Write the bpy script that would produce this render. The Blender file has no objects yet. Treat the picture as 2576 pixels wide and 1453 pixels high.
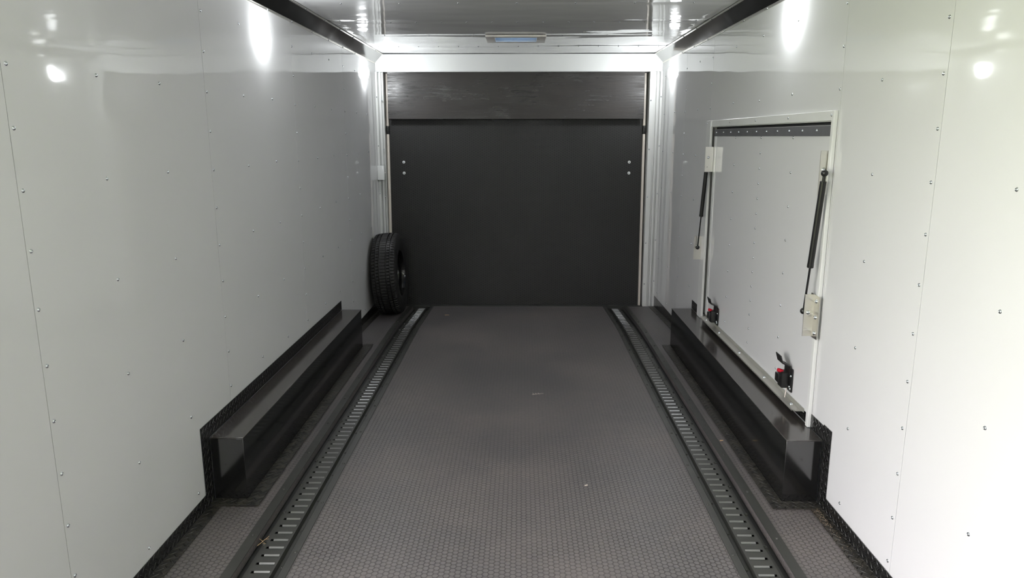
import bpy, bmesh, math, random
from mathutils import Vector, Matrix
random.seed(7)
scene = bpy.context.scene
COL = scene.collection

# ------------------------------------------------------------------ camera
YAW, PIT, ROL = 0.0128, 0.2061, -0.0007
F_PX = 1835.2
fw = Vector((-math.sin(YAW)*math.cos(PIT), math.cos(YAW)*math.cos(PIT), -math.sin(PIT)))
rt = Vector((math.cos(YAW), math.sin(YAW), 0))
up = rt.cross(fw)
r2 = rt*math.cos(ROL) + up*math.sin(ROL)
u2 = -rt*math.sin(ROL) + up*math.cos(ROL)
cam_data = bpy.data.cameras.new('camera')
cam_data.sensor_width = 36.0
cam_data.lens = 36.0*F_PX/2576.0
cam_data.clip_start = 0.02
cam = bpy.data.objects.new('camera', cam_data)
m = Matrix((r2, u2, -fw)).transposed().to_4x4()
m.translation = Vector((0.0255, 0.0, 1.45))
cam.matrix_world = m
COL.objects.link(cam)
scene.camera = cam

# ------------------------------------------------------------------ world, exposure
SKY_STRENGTH = 26.0
LAMP_STRENGTH = 275.0
scene.view_settings.view_transform = 'Standard'
scene.view_settings.look = 'None'
scene.view_settings.gamma = 1.0
scene.view_settings.exposure = -0.62
scene.view_settings.use_curve_mapping = False
world = bpy.data.worlds.new('sky')
scene.world = world
world.use_nodes = True
wn = world.node_tree
wn.nodes['Background'].inputs[0].default_value = (1.0, 0.965, 0.99, 1)
wn.nodes['Background'].inputs[1].default_value = SKY_STRENGTH

# ------------------------------------------------------------------ dimensions
HW = 1.225          # half width inside
ZC = 2.135          # ceiling height
Y_FRONT, Y_END = -1.9, 6.6

def floor_z(y):
    """The floor dips towards the ramp door."""
    k0, k1, slope = 5.30, 5.62, 0.055
    if y <= k0: return 0.0
    if y >= k1: return -slope*(y - (k0+k1)/2)
    t = y-k0
    return -slope*t*t/(2*(k1-k0))

# ------------------------------------------------------------------ node helpers
class NT:
    def __init__(s, name):
        s.mat = bpy.data.materials.new(name); s.mat.use_nodes = True
        s.t = s.mat.node_tree; s.b = s.t.nodes['Principled BSDF']; s.out = s.t.nodes['Material Output']
    def n(s, kind, **kw):
        nd = s.t.nodes.new(kind)
        for k, v in kw.items(): setattr(nd, k, v)
        return nd
    def l(s, a, b): s.t.links.new(a, b)
    def set(s, **kw):
        names = {'base':'Base Color','rough':'Roughness','metal':'Metallic','coat':'Coat Weight','coat_rough':'Coat Roughness','spec':'Specular IOR Level','ior':'IOR','coat_ior':'Coat IOR','trans':'Transmission Weight','aniso':'Anisotropic'}
        for k, v in kw.items():
            if k == 'base' and len(v) == 3: v = (*v, 1)
            s.b.inputs[names[k]].default_value = v
        return s
    def math(s, op, a, b=None, c=None, clamp=False):
        nd = s.n('ShaderNodeMath', operation=op); nd.use_clamp = clamp
        for i, v in enumerate((a, b, c)):
            if v is None: continue
            if isinstance(v, (int, float)): nd.inputs[i].default_value = v
            else: s.l(v, nd.inputs[i])
        return nd.outputs[0]
    def coord(s, which='Object'):
        return s.n('ShaderNodeTexCoord').outputs[which]
    def noise(s, vec, scale, detail=3, rough=.5, vscale=None):
        if vscale:
            mp = s.n('ShaderNodeMapping'); mp.inputs['Scale'].default_value = vscale
            s.l(vec, mp.inputs[0]); vec = mp.outputs[0]
        nd = s.n('ShaderNodeTexNoise'); nd.inputs['Scale'].default_value = scale
        nd.inputs['Detail'].default_value = detail; nd.inputs['Roughness'].default_value = rough
        s.l(vec, nd.inputs['Vector']); return nd.outputs['Fac']
    def ramp(s, fac, stops):
        nd = s.n('ShaderNodeValToRGB'); cr = nd.color_ramp
        while len(cr.elements) < len(stops): cr.elements.new(.5)
        for e, (p, c) in zip(cr.elements, stops):
            e.position = p; e.color = (*c, 1) if len(c) == 3 else c
        s.l(fac, nd.inputs[0]); return nd.outputs[0]
    def map(s, v, a, b, c, d):
        nd = s.n('ShaderNodeMapRange'); s.l(v, nd.inputs[0])
        for i, x in enumerate((a, b, c, d)): nd.inputs[i+1].default_value = x
        return nd.outputs[0]
    def bump(s, h, dist, strength=1.0, normal=None, coat=False):
        nd = s.n('ShaderNodeBump'); nd.inputs['Strength'].default_value = strength
        nd.inputs['Distance'].default_value = dist; s.l(h, nd.inputs['Height'])
        if normal is not None: s.l(normal, nd.inputs['Normal'])
        s.l(nd.outputs[0], s.b.inputs['Normal'])
        if coat: s.l(nd.outputs[0], s.b.inputs['Coat Normal'])
        return nd.outputs[0]

def simple(name, base, rough=.5, metal=0., **kw):
    t = NT(name); t.set(base=base, rough=rough, metal=metal, **kw)
    # faint mottling so that no surface is perfectly even
    f = t.noise(t.coord(), 9, 3)
    v = .012 if metal > .5 else .04
    t.l(t.map(f, .3, .7, max(0.0, rough-v), min(1, rough+v)), t.b.inputs['Roughness'])
    return t.mat

def white_skin(name, wave, base=(.685, .685, .685), rough=.09, wscale=(1, 1, 1), wfreq=2.3):
    """Glossy pre-finished white aluminium skin with oil-canning."""
    t = NT(name); t.set(base=base, rough=rough, spec=.5, ior=1.5)
    co = t.coord()
    f = t.noise(co, wfreq, 2, .45, wscale)
    t.bump(f, wave)
    smear = t.noise(co, 3.0, 5, .6, (1, 1, .35))
    t.l(t.map(smear, .35, .8, rough*.8, rough*1.7), t.b.inputs['Roughness'])
    return t.mat

def hex_rubber(name, pad, groove, rough_pad, rough_groove, depth=.0012, s=.0125):
    t = NT(name); t.set(spec=.5)
    uv = t.coord('UV')
    A, B = 3*s, math.sqrt(3)*s
    def cell(off):
        mp = t.n('ShaderNodeVectorMath', operation='ADD'); t.l(uv, mp.inputs[0]); mp.inputs[1].default_value = (off[0]+A*400, off[1]+B*800, 0)
        md = t.n('ShaderNodeVectorMath', operation='MODULO'); t.l(mp.outputs[0], md.inputs[0]); md.inputs[1].default_value = (A, B, 1)
        sb = t.n('ShaderNodeVectorMath', operation='SUBTRACT'); t.l(md.outputs[0], sb.inputs[0]); sb.inputs[1].default_value = (A/2, B/2, 0)
        ab = t.n('ShaderNodeVectorMath', operation='ABSOLUTE'); t.l(sb.outputs[0], ab.inputs[0])
        sx = t.n('ShaderNodeSeparateXYZ'); t.l(ab.outputs[0], sx.inputs[0])
        x, y = sx.outputs[0], sx.outputs[1]
        return t.math('MAXIMUM', y, t.math('ADD', t.math('MULTIPLY', x, .8660254), t.math('MULTIPLY', y, .5)))
    d = t.math('MINIMUM', cell((0, 0)), cell((A/2, B/2)))
    dn = t.math('DIVIDE', d, B/2)                 # 0 centre, 1 edge
    g = t.map(dn, .80, .93, 0, 1)                 # 1 in the groove
    co = t.coord()
    worn = t.noise(co, 1.3, 4, .6); fine = t.noise(co, 60, 3, .7)
    mix = t.n('ShaderNodeMix', data_type='RGBA'); t.l(g, mix.inputs[0])
    mix.inputs[6].default_value = (*pad, 1); mix.inputs[7].default_value = (*groove, 1)
    dirt = t.n('ShaderNodeMix', data_type='RGBA'); t.l(t.map(t.math('MULTIPLY', worn, t.math('ADD', fine, .4)), .35, .7, 0, .45), dirt.inputs[0])
    t.l(mix.outputs[2], dirt.inputs[6]); dirt.inputs[7].default_value = (pad[0]*1.9, pad[1]*1.75, pad[2]*1.6, 1)
    t.l(dirt.outputs[2], t.b.inputs['Base Color'])
    r = t.math('ADD', t.map(g, 0, 1, rough_pad, rough_groove), t.map(worn, .3, .7, -.05, .06))
    t.l(r, t.b.inputs['Roughness'])
    h = t.math('ADD', t.math('SUBTRACT', 1, g), t.math('MULTIPLY', fine, .12))
    t.bump(h, depth)
    return t.mat

def diamond_plate(name, base=(.012, .012, .012), rough=.22, dirt_amt=0.0):
    t = NT(name); t.set(spec=.6)
    uv = t.coord('UV')
    P = .034
    def bars(off, ang):
        ad = t.n('ShaderNodeVectorMath', operation='ADD'); t.l(uv, ad.inputs[0]); ad.inputs[1].default_value = (off[0]+P*300, off[1]+P*300, 0)
        md = t.n('ShaderNodeVectorMath', operation='MODULO'); t.l(ad.outputs[0], md.inputs[0]); md.inputs[1].default_value = (P, P, 1)
        sb = t.n('ShaderNodeVectorMath', operation='SUBTRACT'); t.l(md.outputs[0], sb.inputs[0]); sb.inputs[1].default_value = (P/2, P/2, 0)
        sx = t.n('ShaderNodeSeparateXYZ'); t.l(sb.outputs[0], sx.inputs[0])
        c, s_ = math.cos(ang), math.sin(ang)
        x = t.math('ADD', t.math('MULTIPLY', sx.outputs[0], c), t.math('MULTIPLY', sx.outputs[1], s_))
        y = t.math('SUBTRACT', t.math('MULTIPLY', sx.outputs[1], c), t.math('MULTIPLY', sx.outputs[0], s_))
        x = t.math('DIVIDE', x, .0135); y = t.math('DIVIDE', y, .0034)
        return t.math('ADD', t.math('MULTIPLY', x, x), t.math('MULTIPLY', y, y))
    q = t.math('MINIMUM', bars((0, 0), math.radians(45)), bars((P/2, P/2), math.radians(-45)))
    h = t.map(q, 0.0, 1.15, 1, 0)
    co = t.coord()
    n = t.noise(co, 25, 5, .7)
    mix = t.n('ShaderNodeMix', data_type='RGBA'); t.l(t.map(n, .42, .72, 0, dirt_amt), mix.inputs[0])
    mix.inputs[6].default_value = (*base, 1); mix.inputs[7].default_value = (.10, .085, .06, 1)
    t.l(mix.outputs[2], t.b.inputs['Base Color'])
    t.l(t.map(n, .35, .75, rough, rough+.25*dirt_amt*2), t.b.inputs['Roughness'])
    t.bump(h, .0045)
    return t.mat

M = {}
M['wall'] = white_skin('white_wall_skin', .0024, rough=.035, wscale=(1, 1, 1.3))
M['ceil'] = white_skin('white_ceiling_skin', .009, wscale=(.8, 1.6, 1), rough=.03, wfreq=1.7)
M['hatch'] = white_skin('white_door_skin', .0012, rough=.05)
M['backing'] = simple('dark_backing', (.10, .10, .095), .7)
M['caulk'] = simple('pale_caulk_backing', (.62, .62, .60), .5)
M['trim'] = simple('white_painted_trim', (.72, .725, .71), .22)
M['header'] = simple('white_header_enamel', (.86, .87, .86), .12)
M['seal'] = simple('cream_rubber_seal', (.66, .60, .53), .35)
M['black_seal'] = simple('black_rubber_seal', (.008, .008, .008), .45)
M['cove'] = simple('grey_satin_metal_trim', (.34, .34, .33), .10, 1.0)
M['alu'] = simple('bare_aluminium', (.80, .78, .73), .3, 1.0)
M['alu_dull'] = simple('dull_aluminium', (.62, .61, .56), .42, .85)
M['hinge'] = simple('grey_hinge_strip', (.10, .10, .108), .38)
M['screw'] = simple('zinc_screw', (.62, .65, .68), .22, 1.0)
M['black_gloss'] = simple('black_gloss_paint', (.010, .010, .010), .09)
M['black_plastic'] = simple('black_plastic', (.010, .010, .010), .33)
M['red'] = simple('red_button_plastic', (.55, .012, .03), .3)
M['rim'] = simple('black_gloss_rim', (.008, .008, .008), .12)
M['track'] = simple('black_painted_track', (.045, .045, .041), .36)
M['track_lip'] = simple('worn_shiny_slot_lip', (.22, .22, .22), .38, 1.0)
M['pit'] = simple('dark_recess', (.010, .010, .009), .5)
M['strip'] = simple('black_floor_strip', (.040, .040, .036), .42)
M['mat'] = hex_rubber('hex_rubber_mat', (.118, .108, .110), (.046, .044, .044), .46, .36, .0008)
M['ramp'] = hex_rubber('hex_rubber_ramp', (.006, .006, .0057), (.027, .027, .025), .52, .5, .0006)
M['plate'] = diamond_plate('black_diamond_plate', rough=.15)
M['plate_floor'] = diamond_plate('dusty_black_diamond_plate', (.020, .019, .017), .32, .5)
M['chip'] = simple('dry_plant_scrap', (.55, .38, .22), .7)
M['pale'] = simple('pale_scrap', (.75, .66, .60), .7)
M['crumb'] = simple('tan_grit', (.30, .23, .16), .8)
M['grass'] = simple('grass_green', (.21, .265, .08), .9)
M['vent_white'] = simple('vent_white_plastic', (.74, .70, .66), .3)

def wood_flap():
    t = NT('black_stained_plywood'); t.set(spec=.55)
    co = t.coord()
    grain = t.noise(co, 9, 6, .65, (.7, 1, 9))
    big = t.noise(co, 2.2, 4, .6, (1, 1, 2.2))
    mix = t.n('ShaderNodeMix', data_type='RGBA'); t.l(t.map(t.math('ADD', t.math('MULTIPLY', grain, .5), t.math('MULTIPLY', big, .6)), .42, .72, 0, 1), mix.inputs[0])
    mix.inputs[6].default_value = (.009, .0075, .0065, 1); mix.inputs[7].default_value = (.040, .034, .030, 1)
    t.l(mix.outputs[2], t.b.inputs['Base Color'])
    t.l(t.map(t.math('ADD', t.math('MULTIPLY', grain, .6), t.math('MULTIPLY', big, .5)), .42, .66, .19, .62), t.b.inputs['Roughness'])
    t.bump(grain, .0010)
    return t.mat
M['flap'] = wood_flap()

def box_paint(name, base, r0, r1):
    t = NT(name); t.set(base=base, spec=.5, ior=2.0)
    co = t.coord(); n = t.noise(co, 6, 5, .6)
    t.l(t.map(n, .3, .7, r0, r1), t.b.inputs['Roughness'])
    return t.mat
M['box'] = box_paint('black_gloss_box', (.006, .006, .006), .09, .15)
M['box_top'] = box_paint('black_box_top_reflection_tint', (.045, .039, .036), .12, .20)  # same paint as the sides; soft wall reflection put into a lighter base colour

def tyre_mat():
    t = NT('black_tire_rubber'); co = t.coord(); n = t.noise(co, 14, 5, .7)
    t.l(t.ramp(n, [(.35, (.008, .008, .008)), (.75, (.022, .021, .020))]), t.b.inputs['Base Color'])
    t.set(rough=.5); return t.mat
M['tyre'] = tyre_mat()

def emit(name, col, strength):
    t = NT(name); t.set(base=(.8, .8, .8), rough=.3)
    t.b.inputs['Emission Color'].default_value = (*col, 1); t.b.inputs['Emission Strength'].default_value = strength
    return t.mat
M['lamp'] = emit('lit_lens', (.94, .975, 1.0), LAMP_STRENGTH)

def lid():
    t = NT('blue_tinted_vent_lid')
    tr = t.n('ShaderNodeBsdfTranslucent'); tr.inputs[0].default_value = (.12, .24, .36, 1)
    df = t.n('ShaderNodeBsdfDiffuse'); df.inputs[0].default_value = (.08, .20, .32, 1)
    mx = t.n('ShaderNodeMixShader'); mx.inputs[0].default_value = .35
    t.l(tr.outputs[0], mx.inputs[1]); t.l(df.outputs[0], mx.inputs[2]); t.l(mx.outputs[0], t.out.inputs[0])
    return t.mat
M['lid'] = lid()

# ------------------------------------------------------------------ mesh builder
class MB:
    def __init__(s): s.bm = bmesh.new()
    def quad(s, *pts):
        return s.bm.faces.new([s.bm.verts.new(p) for p in pts])
    def box(s, x0, x1, y0, y1, z0, z1, mat=None, bev=0):
        """axis box; mat is an optional 4x4 applied to it"""
        x0, x1 = min(x0, x1), max(x0, x1); y0, y1 = min(y0, y1), max(y0, y1); z0, z1 = min(z0, z1), max(z0, z1)
        P = [(x, y, z) for z in (z0, z1) for y in (y0, y1) for x in (x0, x1)]
        if mat is not None: P = [mat @ Vector(p) for p in P]
        v = [s.bm.verts.new(p) for p in P]
        fs = [s.bm.faces.new([v[i] for i in f]) for f in ((0,2,3,1),(4,5,7,6),(0,1,5,4),(2,6,7,3),(0,4,6,2),(1,3,7,5))]
        if bev:
            es = list({e for f in fs for e in f.edges})
            bmesh.ops.bevel(s.bm, geom=es, offset=bev, segments=2, affect='EDGES', profile=.6)
        return s
    def prism(s, poly, a0, a1, axis='y', zf=None, n=1):
        """poly: 2D outline (x,z) swept along y, or (y,z) along x, or (x,y) along z"""
        rings = []
        for i in range(n+1):
            a = a0+(a1-a0)*i/n; dz = zf(a) if zf else 0
            if axis == 'y': ring = [(p[0], a, p[1]+dz) for p in poly]
            elif axis == 'x': ring = [(a, p[0], p[1]) for p in poly]
            else: ring = [(p[0], p[1], a) for p in poly]
            rings.append([s.bm.verts.new(p) for p in ring])
        k = len(poly)
        for i in range(n):
            for j in range(k):
                s.bm.faces.new([rings[i][j], rings[i][(j+1) % k], rings[i+1][(j+1) % k], rings[i+1][j]])
        s.bm.faces.new(list(reversed(rings[0]))); s.bm.faces.new(rings[-1])
        return s
    def tube(s, a, b, r0, r1=None, n=16, caps=True):
        a, b = Vector(a), Vector(b); r1 = r0 if r1 is None else r1
        d = (b-a).normalized(); q = d.orthogonal().normalized(); w = d.cross(q)
        R = [[s.bm.verts.new(c+(q*math.cos(2*math.pi*i/n)+w*math.sin(2*math.pi*i/n))*r) for i in range(n)] for c, r in ((a, r0), (b, r1))]
        for i in range(n): s.bm.faces.new([R[0][i], R[0][(i+1) % n], R[1][(i+1) % n], R[1][i]])
        if caps: s.bm.faces.new(list(reversed(R[0]))); s.bm.faces.new(R[1])
        return s
    def lathe(s, prof, n=32, close_start=False, close_end=False, mod=None):
        """prof: (r, h) about the z axis"""
        R = []
        for j, (r, h) in enumerate(prof):
            ring = []
            for i in range(n):
                rr = r + (mod(j, i) if mod else 0); a = 2*math.pi*i/n
                ring.append(s.bm.verts.new((rr*math.cos(a), rr*math.sin(a), h)))
            R.append(ring)
        for j in range(len(prof)-1):
            for i in range(n):
                s.bm.faces.new([R[j][i], R[j][(i+1) % n], R[j+1][(i+1) % n], R[j+1][i]])
        if close_start: s.bm.faces.new(list(reversed(R[0])))
        if close_end: s.bm.faces.new(R[-1])
        return s
    def ball(s, c, r, u=16, v=10, sc=(1, 1, 1)):
        mt = Matrix.Translation(c) @ Matrix.Diagonal((sc[0], sc[1], sc[2], 1))
        bmesh.ops.create_uvsphere(s.bm, u_segments=u, v_segments=v, radius=r, matrix=mt); return s
    def xf(s, mt): s.bm.transform(mt); return s
    def build(s, name, mat, parent=None, loc=None, smooth=False, bevel=0, seg=2):
        bm = s.bm
        bmesh.ops.recalc_face_normals(bm, faces=bm.faces)
        if loc is not None: bm.transform(Matrix.Translation(-Vector(loc)))
        uvl = bm.loops.layers.uv.new('uv')
        L = Vector(loc) if loc is not None else Vector((0, 0, 0))
        for f in bm.faces:
            n = f.normal; ax = max(range(3), key=lambda i: abs(n[i]))
            for lp in f.loops:
                p = lp.vert.co+L
                lp[uvl].uv = {0: (p.y, p.z), 1: (p.x, p.z), 2: (p.x, p.y)}[ax]
        me = bpy.data.meshes.new(name); bm.to_mesh(me); bm.free()
        me.materials.append(mat)
        if smooth:
            for p in me.polygons: p.use_smooth = True
        me.set_sharp_from_angle(angle=math.radians(42))
        o = bpy.data.objects.new(name, me); COL.objects.link(o)
        if loc is not None: o.location = loc
        if parent is not None:
            o.parent = parent; o.matrix_parent_inverse = Matrix.Translation(-world_loc(parent))
        if bevel:
            md = o.modifiers.new('bevel', 'BEVEL'); md.width = bevel; md.segments = seg; md.limit_method = 'ANGLE'
        return o

WL = {}
def world_loc(o):
    v = Vector(o.location)
    if o.parent: v = v  # parents here are never rotated; children carry world coordinates through the inverse
    return v
def empty(name, loc):
    o = bpy.data.objects.new(name, None); COL.objects.link(o); o.location = loc; o.empty_display_size = .05
    return o
def tag(o, label=None, cat=None, group=None, kind=None):
    if label: o['label'] = label
    if cat: o['category'] = cat
    if group: o['group'] = group
    if kind: o['kind'] = kind
    return o
def struct(o, label=None, cat=None):
    return tag(o, label, cat, kind='structure')

# a fastener head: made once per size, copied as a part
def head_mesh(name, r, h, washer=0):
    b = MB()
    prof = [(r, 0), (r*.96, h*.35), (r*.74, h*.82), (r*.4, h*1.0), (r*.25, h*.75)] if not washer else \
           [(washer, 0), (washer, .0012), (r*1.0, .0015), (r*.9, h*.6), (r*.6, h), (r*.25, h*.9)]
    b.lathe(prof, 12, False, True)
    o = b.build(name, M['screw'], smooth=True)
    me = o.data; bpy.data.objects.remove(o); return me
def dark_copy(me):
    c = me.copy(); c.materials[0] = M['track']; return c
RIVET = head_mesh('rivet', .0058, .0034)
SCREW = head_mesh('screw', .0065, .004)
BIGSCREW = head_mesh('screw', .0085, .006)
FLOOR_SCREW, FLOOR_BOLT = dark_copy(SCREW), dark_copy(BIGSCREW)
def axis_rot(d):
    return Vector((0, 0, 1)).rotation_difference(Vector(d)).to_matrix().to_4x4()
def fasten(name, me, pos, d, parent):
    o = bpy.data.objects.new(name, me); COL.objects.link(o)
    o.parent = parent
    # parents carry no rotation or scale; offset by the parent's own placement
    base = Vector((0, 0, 0)); p = parent
    base = PW(parent)
    o.matrix_local = Matrix.Translation(Vector(pos)-base) @ axis_rot(d)
    return o
def PW(o):
    """world position of an unrotated object whose parent inverse cancels its parent"""
    v = Vector(o.location)
    return v

# ------------------------------------------------------------------ floor
def strip(name, x0, x1, z0, z1, mat, parent, y0=Y_FRONT, y1=6.5, n=48):
    return MB().prism([(x0, z0), (x1, z0), (x1, z1), (x0, z1)], y0, y1, 'y', floor_z, n).build(name, mat, parent)
fl = MB().prism([(-1.30, -.06), (1.30, -.06), (1.30, -.032), (-1.30, -.032)], Y_FRONT, Y_END+.05, 'y', floor_z, 48).build('floor', M['pit'])
struct(fl)
GI, GO = .790, .948      # inner and outer edge of each recessed track
Y_TRK = 6.40
strip('rubber_mat', -GI, GI, -.031, 0, M['mat'], fl, y1=6.44)
for s in (-1, 1):
    strip('rubber_mat', s*GO, s*(HW-.002), -.031, 0, M['mat'], fl, y1=6.44)
    st_in = strip('floor_strip', s*(GI+.0015), s*.7640, .0002, .0032, M['strip'], fl, y1=6.43)
    st_out = strip('floor_strip', s*(GO-.001), s*.985, .0002, .0036, M['strip'], fl, y1=6.43)
    y = 1.98
    while y < 6.3:
        for st, x in ((st_in, .776), (st_out, .968)):
            yy = y + (.11 if x > .9 else 0)
            fasten('screw', FLOOR_SCREW, (s*x, yy, floor_z(yy)+.003), (0, 0, 1), st)
        y += .36
    strip('track_end_filler', s*GI, s*GO, -.031, 0, M['strip'], fl, y0=Y_TRK, y1=6.44)
strip('door_sill_strip', -1.16, 1.12, -.031, .004, M['strip'], fl, y0=6.43, y1=6.53)

# recessed tie-down tracks
def e_track(side, label):
    root = empty('tie_down_track', (side*.865, 2.0, 0))
    P = .0505; y0 = Y_FRONT+.3
    n_sl = int((Y_TRK-.04-y0)/P)
    b = MB()
    xa, xb = .822, .9045           # raised hat
    sa, sb = .8305, .8950          # slot ends
    zt, zl = -.004, -.022
    def Q(pts):
        b.quad(*[(side*x, y, z+floor_z(y)) for x, y, z in pts])
    lips = MB()
    nb = 1
    for i in range(n_sl):
        a = y0+i*P; h0, h1 = a+.0335, a+.0470; c = a+P
        Q([(sa, a, zt), (sb, a, zt), (sb, h0, zt), (sa, h0, zt)])          # crossbar
        Q([(sa, h1, zt), (sb, h1, zt), (sb, c, zt), (sa, c, zt)])
        for x0, x1 in ((xa, sa), (sb, xb)):
            Q([(x0, a, zt), (x1, a, zt), (x1, c, zt), (x0, c, zt)])
        for xx, xo in ((xa, xa-.004), (xb, xb+.004)):
            Q([(xx, a, zt), (xx, c, zt), (xo, c, zl), (xo, a, zl)])
        # slot ends dropped down
        Q([(sa, h0, zt), (sa, h1, zt), (sa, h1, zt-.006), (sa, h0, zt-.006)])
        Q([(sb, h0, zt), (sb, h1, zt), (sb, h1, zt-.006), (sb, h0, zt-.006)])
        # shiny folded lip on the far edge of the slot
        li = .004 if side < 0 else -.0
        l0, l1 = (sa+.001, sb-.009)
        lips.quad(*[(side*x, y, z+floor_z(y)) for x, y, z in ((l0, h1+.0005, zt+.0006), (l1, h1+.0005, zt+.0006), (l1, h1-.0050, zt-.0040), (l0, h1-.0050, zt-.0040))])
        lips.quad(*[(side*x, y, z+floor_z(y)) for x, y, z in ((l0, h1-.0050, zt-.0040), (l1, h1-.0050, zt-.0040), (l1, h1-.0055, zt-.012), (l0, h1-.0055, zt-.012))])
    yend = y0+n_sl*P
    N = 40
    for i in range(N):
        a, c = y0+(yend-y0)*i/N, y0+(yend-y0)*(i+1)/N
        for x0, x1 in ((xa-.026, xa-.004), (xb+.004, xb+.021)):
            Q([(x0, a, zl), (x1, a, zl), (x1, c, zl), (x0, c, zl)])
        Q([(xa-.026, a, zl), (xa-.026, c, zl), (xa-.026, c, -.003), (xa-.026, a, -.003)])
    nf = len(b.bm.faces)
    for f in lips.bm.faces:
        b.quad(*[v.co.copy() for v in f.verts]).material_index = 1
    lips.bm.free()
    rail = b.build('slotted_rail', M['track'], root)
    rail.data.materials.append(M['track_lip'])
    y = 1.96
    while y < 6.3:
        fasten('screw', FLOOR_BOLT, (side*(xb+.015), y, floor_z(y)+zl), (0, 0, 1), root)
        fasten('screw', FLOOR_SCREW, (side*(xa-.014), y+.09, floor_z(y)+zl), (0, 0, 1), root)
        y += .235
    tag(root, label, 'tie-down track', 'slotted tie-down tracks let into the floor')
    return root
e_track(-1, 'slotted black steel tie-down track in the floor beside the left wheel box')
e_track(1, 'slotted black steel tie-down track in the floor beside the right wheel box')

# ------------------------------------------------------------------ walls
LAMP_Y = [-1.3, 1.0, 3.44, 5.92]
DOOR_Y0, DOOR_Y1, DOOR_Z0, DOOR_Z1 = -.15, 1.40, .10, 2.00     # open doorway beside the camera, left wall
HX0, HX1, HZ0, HZ1 = 2.868, 4.735, .275, 1.505                  # hatch opening in the right wall

def wall_side(side, name, seams, opening, dense, sparse):
    back = MB()
    X0, X1 = HW+.006, HW+.05
    def bx(y0, y1, z0, z1): back.box(side*X0, side*X1, y0, y1, z0, z1)
    oy0, oy1, oz0, oz1 = opening
    bx(Y_FRONT, oy0, -.13, ZC+.02); bx(oy1, Y_END, -.13, ZC+.02); bx(oy0, oy1, -.13, oz0); bx(oy0, oy1, oz1, ZC+.02)
    w = struct(back.build(name, M['caulk']))
    edges = [Y_FRONT]+seams+[Y_END-.02]
    panels = []
    for a, c in zip(edges[:-1], edges[1:]):
        a += .0012; c -= .0012
        b = MB()
        def pb(y0, y1, z0, z1):
            if y1-y0 > .001 and z1-z0 > .001: b.box(side*HW, side*(HW+.006), y0, y1, z0, z1)
        ya, yc = max(a, oy0), min(c, oy1)
        if ya < yc:
            pb(a, ya, -.12, ZC); pb(yc, c, -.12, ZC); pb(ya, yc, -.12, oz0); pb(ya, yc, oz1, ZC)
        else: pb(a, c, -.12, ZC)
        p = b.build('wall_panel', M['wall'], w); panels.append((a, c, p))
    def at(y):
        for a, c, p in panels:
            if a-.01 <= y <= c+.01: return p
        return panels[-1][2]
    def ok(y, z):
        if oy0-.04 < y < oy1+.04 and oz0-.04 < z < oz1+.03: return False
        if z < .37 and 2.60 < y < 5.03: return False
        return z > .09
    for y in dense:
        for j in range(-4, 10):
            z = 1.4705-j*.1531
            if ok(y, z) and z < 2.06: fasten('rivet', RIVET, (side*HW, y+random.uniform(-.003, .003), z), (-side, 0, 0), at(y))
    for y in sparse:
        for j in range(-1, 6):
            z = 1.63-j*.3065
            if ok(y, z): fasten('rivet', RIVET, (side*HW, y+random.uniform(-.004, .004), z+random.uniform(-.005, .005)), (-side, 0, 0), at(y))
    return w
wl = wall_side(-1, 'wall_left', [1.808, 2.965, 4.122, 5.278], (DOOR_Y0, DOOR_Y1, DOOR_Z0, DOOR_Z1),
          [1.826, 2.982, 4.138, 5.294], [2.207, 2.592, 3.377, 3.761, 4.53, 4.92, 5.67, 6.05])
wr = wall_side(1, 'wall_right', [2.15, 2.842, 4.765, 5.525], (HX0, HX1, HZ0, HZ1),
          [2.169, 2.856, 4.782, 5.512], [1.79, 2.532, 3.35, 3.812, 4.27, 5.12, 5.89, 6.31])

# front wall behind the camera and the ends beside the ramp door
struct(MB().box(-HW-.05, HW+.05, Y_FRONT-.05, Y_FRONT, -.13, ZC+.02).build('wall_front', M['wall']))
# frame round the open side doorway
fr = MB()
for y0, y1, z0, z1 in ((DOOR_Y0-.04, DOOR_Y0, DOOR_Z0, DOOR_Z1+.04), (DOOR_Y1, DOOR_Y1+.04, DOOR_Z0, DOOR_Z1+.04), (DOOR_Y0, DOOR_Y1, DOOR_Z1, DOOR_Z1+.04)):
    fr.box(-HW-.05, -HW+.008, y0, y1, z0, z1)
struct(fr.build('trim_6', M['trim']))
struct(MB().box(-60, 60, -60, 60, -.66, -.60).build('ground', M['grass']))

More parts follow.
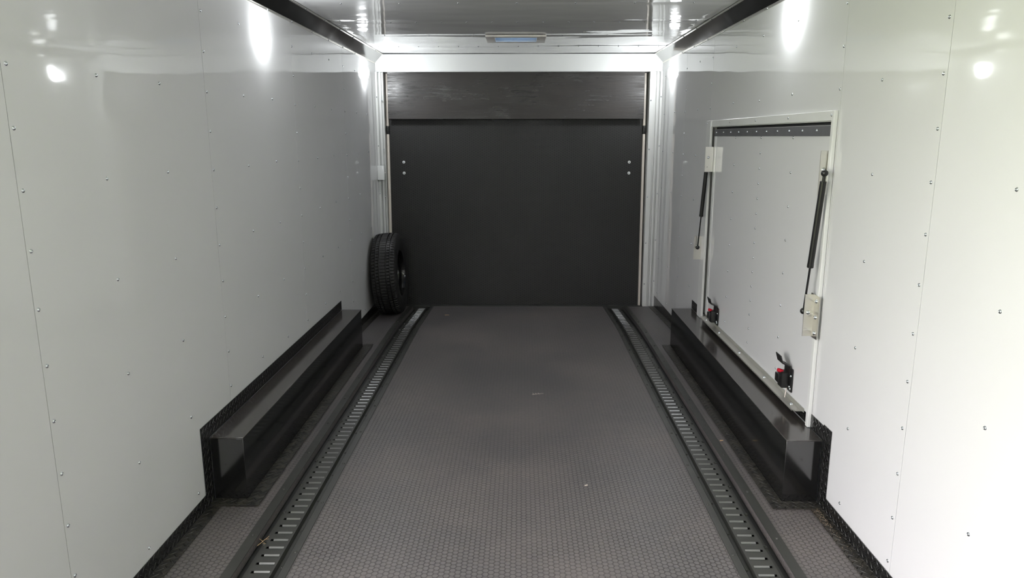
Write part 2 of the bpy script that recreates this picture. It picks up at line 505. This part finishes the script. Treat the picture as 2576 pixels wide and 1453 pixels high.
# ------------------------------------------------------------------ ceiling
VX0, VX1, VY0, VY1 = -.165, .135, 5.318, 5.555
cb = MB()
for x0, x1, y0, y1 in ((-HW-.05, VX0, Y_FRONT, Y_END+.06), (VX1, HW+.05, Y_FRONT, Y_END+.06), (VX0, VX1, Y_FRONT, VY0), (VX0, VX1, VY1, Y_END+.06)):
    cb.box(x0, x1, y0, y1, ZC+.004, ZC+.05)
ce = struct(cb.build('ceiling', M['backing']))
cedges = [Y_FRONT, -.22, 1.01, 2.24, 3.47, 4.70, 5.935, 6.462]
for a, c in zip(cedges[:-1], cedges[1:]):
    b = MB(); a2, c2 = a+.001, c-.001
    rows = [a2+.013, c2-.013]+[v for v in (4.055, 5.312) if a2 < v < c2]
    ph = random.uniform(0, 6)
    def sag(x, y):
        z = 0.0
        for q, ry in enumerate(rows):
            amp = (.0015 if q < 2 else .0012)*(1+.8*math.sin(x*2.3+ph+q*1.7)+.35*math.sin(x*7.1+q+ph))
            z += amp*math.exp(-((y-ry)/.045)**2)
        return ZC+.0008+z
    xs = sorted(set([-HW+i*2*HW/48 for i in range(49)]+[VX0, VX1]))
    ny = max(2, int((c2-a2)/.012)); ys = sorted(set([a2+(c2-a2)*i/ny for i in range(ny+1)]+[v for v in (VY0, VY1) if a2 < v < c2]))
    if c2 < 3.4: xs, ys = [-HW, HW], [a2, c2]
    V = {}
    def vt(i, k):
        if (i, k) not in V: V[i, k] = b.bm.verts.new((xs[i], ys[k], sag(xs[i], ys[k])))
        return V[i, k]
    for i in range(len(xs)-1):
        for k in range(len(ys)-1):
            xm, ym = (xs[i]+xs[i+1])/2, (ys[k]+ys[k+1])/2
            if VX0 < xm < VX1 and VY0 < ym < VY1: continue
            b.bm.faces.new([vt(i, k), vt(i, k+1), vt(i+1, k+1), vt(i+1, k)])
    p = b.build('ceiling_panel', M['ceil'], ce, smooth=True)
    if c > 4:
        for k in range(-7, 8):
            if abs(k*.156) < 1.1: fasten('rivet', RIVET, (k*.156, a2+.013, ZC+.0008), (0, 0, -1), p)
        mid = {3.47: 4.055, 4.70: 5.312}.get(a)
        if mid:
            for k in range(-3, 4):
                if mid > 5 and k == 0: continue
                fasten('rivet', RIVET, (k*.309, mid, ZC), (0, 0, -1), p)

# sloped metal trim where walls meet the ceiling
def cove(side, name):
    z0, z1, xi = 2.066, ZC-.001, 1.160
    poly = [(side*(HW-.004), z0), (side*(xi+.002), z1-.004), (side*(xi+.003), z1), (side*(HW-.0005), z0+.004)]
    o = struct(MB().prism(poly, Y_FRONT, 6.46, 'y').build(name, M['cove']))
    MB().box(side*(HW-.003), side*(HW-.0005), Y_FRONT, 6.45, z0-.011, z0-.0002).box(side*(HW-.0055), side*(HW-.003), Y_FRONT, 6.45, z0-.003, z0-.0002).build('flange', M['alu'], o)
    MB().box(side*(xi-.012), side*(xi+.0018), Y_FRONT, 6.45, z1-.0035, z1-.0005).build('flange', M['alu'], o)
    y = 1.85
    while y < 6.3:
        fasten('rivet', RIVET, (side*(HW-.003), y, z0-.007), (-side, 0, 0), o)
        fasten('rivet', RIVET, (side*(xi-.006), y+.04, z1-.0035), (0, 0, -1), o)
        y += .3845
cove(-1, 'trim_1'); cove(1, 'trim_2')

# header beam over the ramp door
h = MB()
h.prism([(6.458, ZC-.001), (6.458, 1.998), (6.452, 1.992), (6.452, 1.988), (6.60, 1.988), (6.60, ZC-.001)], -HW+.0005, HW-.0005, 'x')
hd = struct(h.build('trim_3', M['header'], bevel=.002))

# corner posts
def post(side, name, outer):
    xw = HW-.001; xo = outer
    pr = [(xw, 6.60), (xw, 6.435), (xw-.018, 6.435), (xw-.020, 6.47), (xw-.030, 6.475), (xw-.032, 6.452), (xw-.045, 6.452), (xw-.047, 6.478), (xw-.062, 6.478), (xw-.064, 6.455), (xo, 6.455), (xo, 6.60)]
    b = MB().prism([(side*x, y) for x, y in pr], -.075, 1.987, 'z')
    o = struct(b.build(name, M['trim']))
    for z in (1.75, 1.34, .93, .52, .15):
        fasten('screw', SCREW, (side*(xo+.012), 6.455, z), (0, -1, 0), o)
        fasten('rivet', RIVET, (side*(xw-.009), 6.435, z+.03), (0, -1, 0), o)
    return o
post(-1, 'trim_4', 1.163); post(1, 'trim_5', 1.121)

# ------------------------------------------------------------------ ramp door
D_TOP, D_BOT = 6.58, 6.50
def dy(z): return D_BOT+(D_TOP-D_BOT)*(z+.06)/2.06
door = MB()
DXL, DXR = -1.135, 1.085
tilt = Matrix.Translation((0, D_BOT, -.06)) @ Matrix.Rotation(-math.atan2(D_TOP-D_BOT, 2.06), 4, 'X')
door.box(DXL-.005, DXR+.005, 0, .06, 0, 2.08, mat=tilt)
d1 = struct(door.build('door_1', M['ramp']))
d1['label'] = 'rear ramp door faced with black hexagon rubber'
fp = MB().box(DXL+.004, DXR-.004, -.078, -.056, 1.655, 2.052, mat=tilt)
flp = fp.build('transition_flap', M['flap'], d1, bevel=.002)
MB().box(DXL+.10, DXR-.10, -.0555, -.001, 1.86, 2.0, mat=tilt).build('flap_spacer', M['black_plastic'], flp)
for side, x0, x1 in ((-1, DXL-.024, DXL-.002), (1, DXR+.002, DXR+.022)):
    for z0, z1 in ((.0, 1.53), (1.60, 2.045)):
        MB().box(x0, x1, -.030, .02, z0, z1, mat=tilt, bev=.004).build('edge_seal', M['seal'], d1)
    b = MB()
    b.box(x0, x1, -.034, .0, 1.532, 1.598, mat=tilt, bev=.003)
    xm = (x0+x1)/2
    b.box(xm-.004, xm+.006, -.05, -.03, 1.55, 1.585, mat=tilt, bev=.002)
    b.build('latch_keeper', M['black_plastic'], d1)
for x, z in ((-1.017, 1.227), (-1.016, 1.132), (.978, 1.227), (.977, 1.132)):
    b = MB(); b.lathe([(.0125, 0), (.0125, .0022), (.011, .003), (.0062, .0032)], 20, False, True)
    b.xf(Matrix.Translation((x, dy(z)-.001, z)) @ axis_rot((0, -1, 0)))
    w = b.build('washer', M['header'], d1)
    fasten('bolt', SCREW, (x, dy(z)-.004, z), (0, -1, 0), w)
# black gap beside the door
struct(MB().box(-HW-.05, HW+.05, Y_END+.05, Y_END+.10, -.2, ZC+.05).build('wall_rear', M['black_seal']))

# ------------------------------------------------------------------ kick plates (black diamond plate)
def kick(side, name):
    root = None
    def seg(y0, y1, n):
        nonlocal root
        t = .003
        xw = side*(HW-.0008); xi = side*(HW-.0008-t)
        ZK = .058
        b = MB()
        rings = []
        for i in range(n+1):
            y = y0+(y1-y0)*i/n; fz = floor_z(y)
            zt = ZK-.012*max(0, (y-5.0))/1.5
            rings.append([b.bm.verts.new(p) for p in ((xw, y, zt), (xi, y, zt), (xi, y, fz+.004), (xw, y, fz+.001))])
        for i in range(n):
            for j in range(4): b.bm.faces.new([rings[i][j], rings[i][(j+1) % 4], rings[i+1][(j+1) % 4], rings[i+1][j]])
        b.bm.faces.new(rings[0]); b.bm.faces.new(rings[-1])
        if root is None:
            root = struct(b.build(name, M['plate']))
        else: b.build('kick_plate', M['plate'], root)
        MB().prism([(side*(HW-.004), .0008), (side*1.174, .0008), (side*1.174, .0038), (side*(HW-.004), .0038)], y0, y1, 'y', floor_z, n).build('floor_leg', M['plate_floor'], root)
    seg(Y_FRONT+.01, 2.6665, 8)
    seg(4.955, 6.43, 16)
    # strip behind and above the wheel box
    b = MB()
    xw, xi = side*(HW-.0008), side*(HW-.0038)
    b.box(xw, xi, 2.652, 2.6665, .0581, .336); b.box(xw, xi, 2.6666, 2.7245, .001, .336)
    if side < 0:
        b.box(xw, xi, 2.7246, 4.92, .271, .336)
    else:
        b.box(xw, xi, 2.7246, 2.851, .271, .330)
        b.box(xw, xi, 4.80, 5.0, .271, .330)
    b.build('kick_plate', M['plate'], root)
    xb = WBX[side]
    b = MB()
    b.box(side*(HW-.005), side*1.025, 2.667, 2.7245, .0042, .0068)
    b.box(side*(xb-.001), side*1.025, 2.7246, 4.985, .0042, .0068)
    b.build('floor_leg', M['plate_floor'], root)
    return root
WBX = {-1: 1.0885, 1: 1.0810}
kick(-1, 'baseboard_left'); kick(1, 'baseboard_right')

# ------------------------------------------------------------------ wheel boxes
def wheel_box(side, y1, label):
    x = WBX[side]
    root = empty('wheel_box', (side*(x+HW)/2, (2.7255+y1)/2, 0))
    b = MB().box(side*x, side*(HW-.0045), 2.7255, y1, .0, .2655)
    b.build('side_sheet', M['box'], root, bevel=.0015)
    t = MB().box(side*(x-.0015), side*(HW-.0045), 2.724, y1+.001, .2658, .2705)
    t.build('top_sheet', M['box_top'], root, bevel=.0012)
    tag(root, label, 'wheel box', 'black wheel boxes')
wheel_box(-1, 4.93, 'long black glossy wheel box along the left wall, on the spare tire side')
wheel_box(1, 4.99, 'long black glossy wheel box along the right wall, under the hatch')

# ------------------------------------------------------------------ hatch in the right wall
d2 = MB()
hx = HW+.004
HD0, HD1, HB, HT = 2.880, 4.628, .312, 1.492
d2.box(HW-.001, HW+.028, HD0, HD1, HB, HT)
d2o = struct(d2.build('door_2', M['hatch'], bevel=.004))
d2o['label'] = 'closed white escape hatch with gas struts in the right wall'
# dark void behind the gaps
MB().box(HW+.034, HW+.049, HX0-.01, HX1+.01, HZ0, HZ1).build('black_gasket', M['black_seal'], d2o)
# rounded edge strip of the door (rear side)
MB().box(HW-.004, HW-.0012, HD1-.050, HD1+.001, HB, HT-.04, bev=.001).build('edge_strip', M['trim'], d2o)
MB().box(HW-.006, HW-.0012, HD0+.002, HD1-.004, 1.450, 1.490).build('hinge_strip', M['hinge'], d2o)
hinge = [c for c in d2o.children if c.name.startswith('hinge_strip')][0]
y = 3.03
while y < 4.6:
    fasten('screw', SCREW, (HW-.006, y, 1.472), (-1, 0, 0), hinge); y += .1545
for y, st, ph in ((3.299, .1515, 1.443), (3.737, .0757, 1.443), (4.18, .1515, 1.443)):
    z = ph
    while z > .36:
        fasten('rivet', RIVET, (HW-.001, y, z), (-1, 0, 0), d2o); z -= st
# frame
fr = MB()
fr.box(HW-.016, HW-.0008, 2.852, 2.8765, .272, 1.546)          # near jamb flange
fr.box(HW-.0165, HW-.0008, 4.690, 4.795, .272, 1.546)         # rear jamb flange
fr.box(HW-.010, HW-.0008, 2.877, 4.6895, 1.508, 1.546)
tr7 = struct(fr.build('trim_7', M['trim'], bevel=.002))
for y in (2.873, 3.354, 3.819, 4.284, 4.775):
    fasten('rivet', RIVET, (HW-(.0165 if y < 3 or y > 4.6 else .010), y, 1.529), (-1, 0, 0), tr7)
fasten('rivet', RIVET, (HW-.016, 2.875, 1.315), (-1, 0, 0), tr7)
# return side of the frame, seen past the proud jamb
# aluminium angle along the door foot
a = MB()
ax0, ax1, az = HW-.040, HW-.0016, .303
a.prism([(2.950, ax0+.012), (2.966, ax0), (4.600, ax0), (4.618, ax0+.006), (4.618, ax1), (2.950, ax1)], az, az+.003, 'z')
# prism along z takes (x, y) pairs: swap
a.bm.free(); a = MB()
a.prism([(ax0+.012, 2.950), (ax0, 2.966), (ax0, 4.600), (ax0+.006, 4.618), (ax1, 4.618), (ax1, 2.950)], az, az+.003, 'z')
a.box(ax1-.003, ax1, 2.93, 4.618, az+.0032, az+.020)
a.box(ax0, ax0+.002, 2.970, 4.595, az-.0042, az-.0002)
an = a.build('angle_bar', M['alu_dull'], d2o)
for y in (3.03, 3.39, 3.80, 4.21, 4.52):
    fasten('screw', BIGSCREW, (HW-.020, y, az+.003), (0, 0, 1), an)
# black rubber lip under the door foot
MB().box(HW-.001, HW+.03, HX0, HX1, .2712, .302).build('bottom_gasket', M['plate'], d2o)

def slam_latch(yc, zc):
    """paddle latch: base plate, housing, red button, lever"""
    X = HW-.001
    P = MB().box(X-.008, X, yc-.045, yc+.045, zc-.062, zc+.045, bev=.006)
    base = P.build('slam_latch', M['black_plastic'], d2o)
    hs = MB()
    hs.box(X-.040, X-.008, yc-.016, yc+.040, zc-.050, zc+.022, bev=.006)
    hs.box(X-.052, X-.030, yc+.004, yc+.044, zc-.030, zc+.010, bev=.005)
    hs.build('latch_housing', M['black_plastic'], base)
    lv = MB()
    # lever: rises from the top of the plate and kicks out into the room
    path = [(X-.009, zc+.020), (X-.010, zc+.056), (X-.044, zc+.072), (X-.054, zc+.104)]
    poly = [(x, z) for x, z in path]+[(X-.058, zc+.103), (X-.048, zc+.068), (X-.014, zc+.052), (X-.013, zc+.020)]
    lv.prism([(p[0], p[1]) for p in poly], yc-.030, yc+.036, 'y')
    lv.build('latch_lever', M['black_plastic'], base, bevel=.0012)
    rb = MB().tube((X-.040, yc+.012, zc+.024), (X-.052, yc+.012, zc+.028), .0088, .0078, 18)
    rb.tube((X-.028, yc+.012, zc+.022), (X-.041, yc+.012, zc+.024), .006, .0088, 18)
    rb.build('red_button', M['red'], base, smooth=False)
    for y, z in ((yc-.034, zc+.012), (yc-.034, zc-.046), (yc-.018, zc+.034), (yc-.022, zc-.040)):
        fasten('screw', SCREW, (X-.008, y, z), (-1, 0, 0), base)
    return base
slam_latch(4.350, .385); s2 = slam_latch(3.120, .402)
MB().tube((HW-.012, 3.115, .365), (HW-.030, 3.085, .318), .0018, .0018, 8).build('tie_wire', M['pale'], s2)

# gas struts
def gas_strut(top, bot, up_plate, low_plate, split, label, low_side=None):
    root = empty('gas_strut', bot)
    top, bot = Vector(top), Vector(bot); d = (bot-top)
    p1 = top+d*split
    a = top+d.normalized()*.004
    c = MB().tube(a, a+d.normalized()*.03, .0055, .0055, 16); c.tube(a+d.normalized()*.028, p1, .0122, .0122, 24); c.tube(p1-d.normalized()*.012, p1+d.normalized()*.002, .0128, .0128, 24)
    c.build('cylinder', M['black_plastic'], root, smooth=True)
    MB().tube(p1, bot-d.normalized()*.012, .0042, .0042, 14).build('rod', M['rim'], root, smooth=True)
    for q in (top, bot):
        b = MB().ball(q, .0135); b.tube(q, q+Vector((0, .016, 0)), .005, .005, 12)
        b.build('ball_joint', M['black_plastic'], root, smooth=True)
    for (x0, x1, y, z0, z1) in (up_plate, low_plate):
        b = MB().box(x0, x1, y, y+.003, z0, z1)
        b.box(x1-.003, x1, y+.003, y+.035, z0, z1)
        br = b.build('bracket', M['alu'], root)
        fasten('screw', BIGSCREW, ((x0*.6+x1*.4), y, (z0+z1)/2+.012), (0, -1, 0), br)
    if low_side:
        x, y0, y1, z0, z1 = low_side
        b = MB().box(x-.003, x, y0, y1, z0, z1); br = b.build('bracket', M['alu'], root)
        for yy, zz in ((y0*.45+y1*.55, z1-.022), (y0*.5+y1*.5, (z0+z1)/2), (y0*.5+y1*.5, z0+.022)):
            fasten('screw', BIGSCREW, (x-.003, yy, zz), (-1, 0, 0), br)
    tag(root, label, 'gas strut', 'gas struts of the hatch')
    return root
gas_strut((1.186, 4.645, 1.262), (1.180, 4.745, .738), (1.171, HW-.0045, 4.632, 1.232, 1.385), (1.160, HW-.017, 4.765, .655, .810), .60,
          'black gas strut at the rear edge of the hatch, farther from the viewer')
gas_strut((1.180, 2.824, 1.312), (1.178, 2.912, .752), (1.184, HW-.002, 2.884, 1.225, 1.395), (1.168, HW-.0165, 2.880, .655, .828), .665,
          'black gas strut at the near edge of the hatch, beside the bright wall', low_side=(HW-.0165, 2.828, 2.880, .652, .826))

# ------------------------------------------------------------------ spare tire
def spare_tire():
    lean = math.radians(3.0)
    R, W2 = .343, .104
    y, x = 6.088, -1.070
    fz = floor_z(y)
    root = empty('spare_tire', (x, y, fz))
    # side profile: axis z -> later turned to x
    prof = []
    def add(r, h): prof.append((r, h))
    add(.190, -.078); add(.196, -.092); add(.225, -.103); add(.270, -.106); add(.305, -.102)
    tread = [(-.094, .326), (-.088, .334), (-.070, .3385), (-.0645, .3388), (-.0635, .329), (-.0555, .329), (-.0545, .3398), (-.034, .3415), (-.0335, .3415), (-.0325, .331), (-.0245, .331), (-.0235, .3425), (0, .343)]
    for hh, r in tread: add(r, hh)
    for hh, r in reversed(tread[:-1]): add(r, -hh)
    add(.305, .102); add(.270, .106); add(.225, .103); add(.196, .092); add(.190, .078)
    N = 480
    def mod(j, i):
        r, hh = prof[j]
        if r > .3255 and r > .332:
            if abs(hh) > .06: return -.008 if i % 6 == 0 else 0
            if abs(hh) > .026: return -.008 if (i+int(hh*300)) % 6 == 0 else 0
            if abs(hh) < .01: return -.007 if i % 6 == 3 else 0
        if abs(hh) > .085 and .31 < r < .336: return -.005 if i % 6 == 0 else 0
        return 0
    turn = Matrix.Translation((x, y, fz+R)) @ Matrix.Translation((0, 0, -R)) @ Matrix.Rotation(-lean, 4, 'Y') @ Matrix.Translation((0, 0, R+.004)) @ Matrix.Rotation(math.radians(90), 4, 'Y')
    t = MB().lathe(prof, N, mod=mod); t.xf(turn)
    t.build('tire', M['tyre'], root, smooth=False)
    rimp = [(.199, .092), (.203, .086), (.192, .080), (.188, .066), (.180, .060), (.178, .02), (.165, .0), (.160, -.05), (.120, -.072), (.100, -.070), (.070, -.072), (.045, -.072), (.042, -.076)]
    r = MB().lathe(rimp, 64); r.lathe([(.199, .092), (.190, .094), (.184, .080), (.182, .066)], 64)
    r.lathe([(.19, -.088), (.185, -.07), (.178, -.05), (.160, -.03)], 64)
    r.xf(turn); r.build('rim', M['rim'], root, smooth=True)
    tag(root, 'black spare tire on a black steel rim leaning against the left wall', 'tire')
spare_tire()

# ------------------------------------------------------------------ lamps
def lamp(side, y, label, group=None, z=1.945):
    root = empty('dome_light', (side*HW, y, z))
    mt = Matrix.Translation((side*(HW-.0008), y, z)) @ axis_rot((-side, 0, 0)) @ Matrix.Diagonal((1.0, 1.0, 1, 1))
    b = MB().lathe([(.046, 0), (.046, .003), (.044, .004), (.040, .011)], 32, True, False); b.xf(mt)
    b.build('light_base', M['trim'], root, smooth=True)
    l = MB().lathe([(.0505, .0004), (.050, .018), (.042, .029), (.025, .036), (.008, .038)], 28, False, True); l.xf(mt)
    l.build('lens', M['lamp'], root, smooth=True)
    tag(root, label, 'ceiling light' if False else 'light', group)
lamp(-1, 3.66, 'lit round dome light high on the left wall, nearer the viewer')
lamp(1, 3.40, 'lit round dome light high on the right wall, above the hatch', z=1.975)
lamp(-1, 6.00, 'lit round dome light at the rear end of the left wall, by the ramp door')
lamp(1, 6.02, 'lit round dome light at the rear end of the right wall, by the ramp door')
for yy, nm in ((1.02, 'at the viewer'), (-1.35, 'near the front end')):  # out-of-view lamps added to light the interior
    lamp(-1, yy, 'unseen round dome light added for fill, high on the left wall '+nm)
    lamp(1, yy, 'unseen round dome light added for fill, high on the right wall '+nm)

# ------------------------------------------------------------------ roof vent
rv = empty('roof_vent', ((VX0+VX1)/2, (VY0+VY1)/2, ZC))
b = MB()
z0, z1 = ZC-.016, ZC-.0008
FX0, FX1, FY0, FY1 = -.225, .195, 5.262, 5.605
b.box(FX0, VX0+.004, FY0, FY1, z0, z1, bev=.005); b.box(VX1-.004, FX1, FY0, FY1, z0, z1, bev=.005)
b.box(VX0, VX1, FY0, VY0+.004, z0, z1, bev=.005); b.box(VX0, VX1, VY1-.004, FY1, z0, z1, bev=.005)
b.build('frame', M['vent_white'], rv)
b = MB(); t = .003
b.box(VX0+.001, VX0+.001+t, VY0+.001, VY1-.001, ZC-.001, ZC+.024); b.box(VX1-.001-t, VX1-.001, VY0+.001, VY1-.001, ZC-.001, ZC+.024)
b.box(VX0+.004, VX1-.004, VY0+.001, VY0+.001+t, ZC-.001, ZC+.024); b.box(VX0+.004, VX1-.004, VY1-.001-t, VY1-.001, ZC-.001, ZC+.024)
b.build('well', M['vent_white'], rv)
MB().box(VX0-.02, VX1+.02, VY0-.02, VY1+.02, ZC+.050, ZC+.053).build('lid', M['lid'], rv)
tag(rv, 'white framed square roof vent with a blue tinted lid in the ceiling', 'roof vent')

# ------------------------------------------------------------------ junction box on the left corner post
jb = MB().box(-HW+.001, -HW+.060, 6.385, 6.433, 1.080, 1.202, bev=.005)
j = jb.build('junction_box', M['header'])
tag(j, 'small white plastic junction box at the left corner post above the spare tire', 'junction box')
k = MB().tube((-HW+.060, 6.409, 1.140), (-HW+.068, 6.409, 1.140), .005, .004, 10)
k.build('side_screw', M['vent_white'], j)

# ------------------------------------------------------------------ scraps on the floor
def scrap(name, label, cat, mat, loc, segs):
    b = MB()
    for (a, c, r) in segs:
        A = Vector(loc)+Vector(a); B_ = Vector(loc)+Vector(c)
        b.tube(A, B_, r, r*.7, 6)
    o = b.build(name, mat)
    return tag(o, label, cat)
scrap('straw', 'pale dry grass sprig lying on the rubber mat in mid floor', 'grass sprig', M['pale'], (.12, 3.976, .0022),
      [((-.03, -.004, 0), (.035, .012, .001), .0011), ((-.02, 0, 0), (-.028, .02, .001), .0009), ((-.005, 0, 0), (-.012, .018, .001), .0009), ((.01, .004, 0), (.004, .022, .001), .0009)])
scrap('leaf_scrap', 'tiny pink-beige crumb of leaf on the mat near the viewer', 'leaf scrap', M['pale'], (.302, 2.859, .003),
      [((-.006, 0, 0), (.007, .003, 0), .0028), ((.002, 0, 0), (.006, .012, 0), .002)])
scrap('leaf_scrap', 'orange leaf scrap on the mat near the ramp door', 'leaf scrap', M['chip'], (-.60, 5.98, floor_z(5.98)+.003),
      [((-.018, 0, 0), (.018, .002, 0), .003)])
scrap('twig', 'small tan twig caught in the left floor track', 'twig', M['chip'], (-.927, 2.44, -.016),
      [((-.012, -.03, 0), (.012, .03, .004), .0012), ((0, 0, 0), (-.018, .012, .003), .001), ((.002, -.01, 0), (.02, -.02, .002), .001), ((.0, .014, 0), (.02, .016, .002), .001)])
scrap('wood_chip', 'small tan chip on the floor strip beside the right wheel box', 'wood chip', M['chip'], (1.0, 3.33, .0045),
      [((-.008, 0, 0), (.008, .002, 0), .003)])
cr = MB()
for i in range(420):
    yy = 2.70-abs(random.gauss(0, .17)); xx = 1.205-abs(random.gauss(0, .03))
    if xx < 1.176: continue
    r = random.uniform(.0004, .0012)
    cr.ball((xx, yy, .0045+r*.6), r, 5, 4)
for i in range(260):
    yy = random.uniform(2.0, 5.2); xx = random.uniform(-.74, .74) if i % 2 else random.choice((-1, 1))*random.uniform(.99, 1.15)
    if abs(xx) > 1.02 and yy > 2.66: continue
    r = random.uniform(.0006, .0013)
    cr.ball((xx, yy, r*.6+(.0075 if 1.02 < abs(xx) else 0)), r, 5, 4)
tag(cr.build('dirt_crumbs', M['crumb']), 'scattered pale dirt crumbs on the floor and by the right kick plate', 'crumbs', kind='stuff')
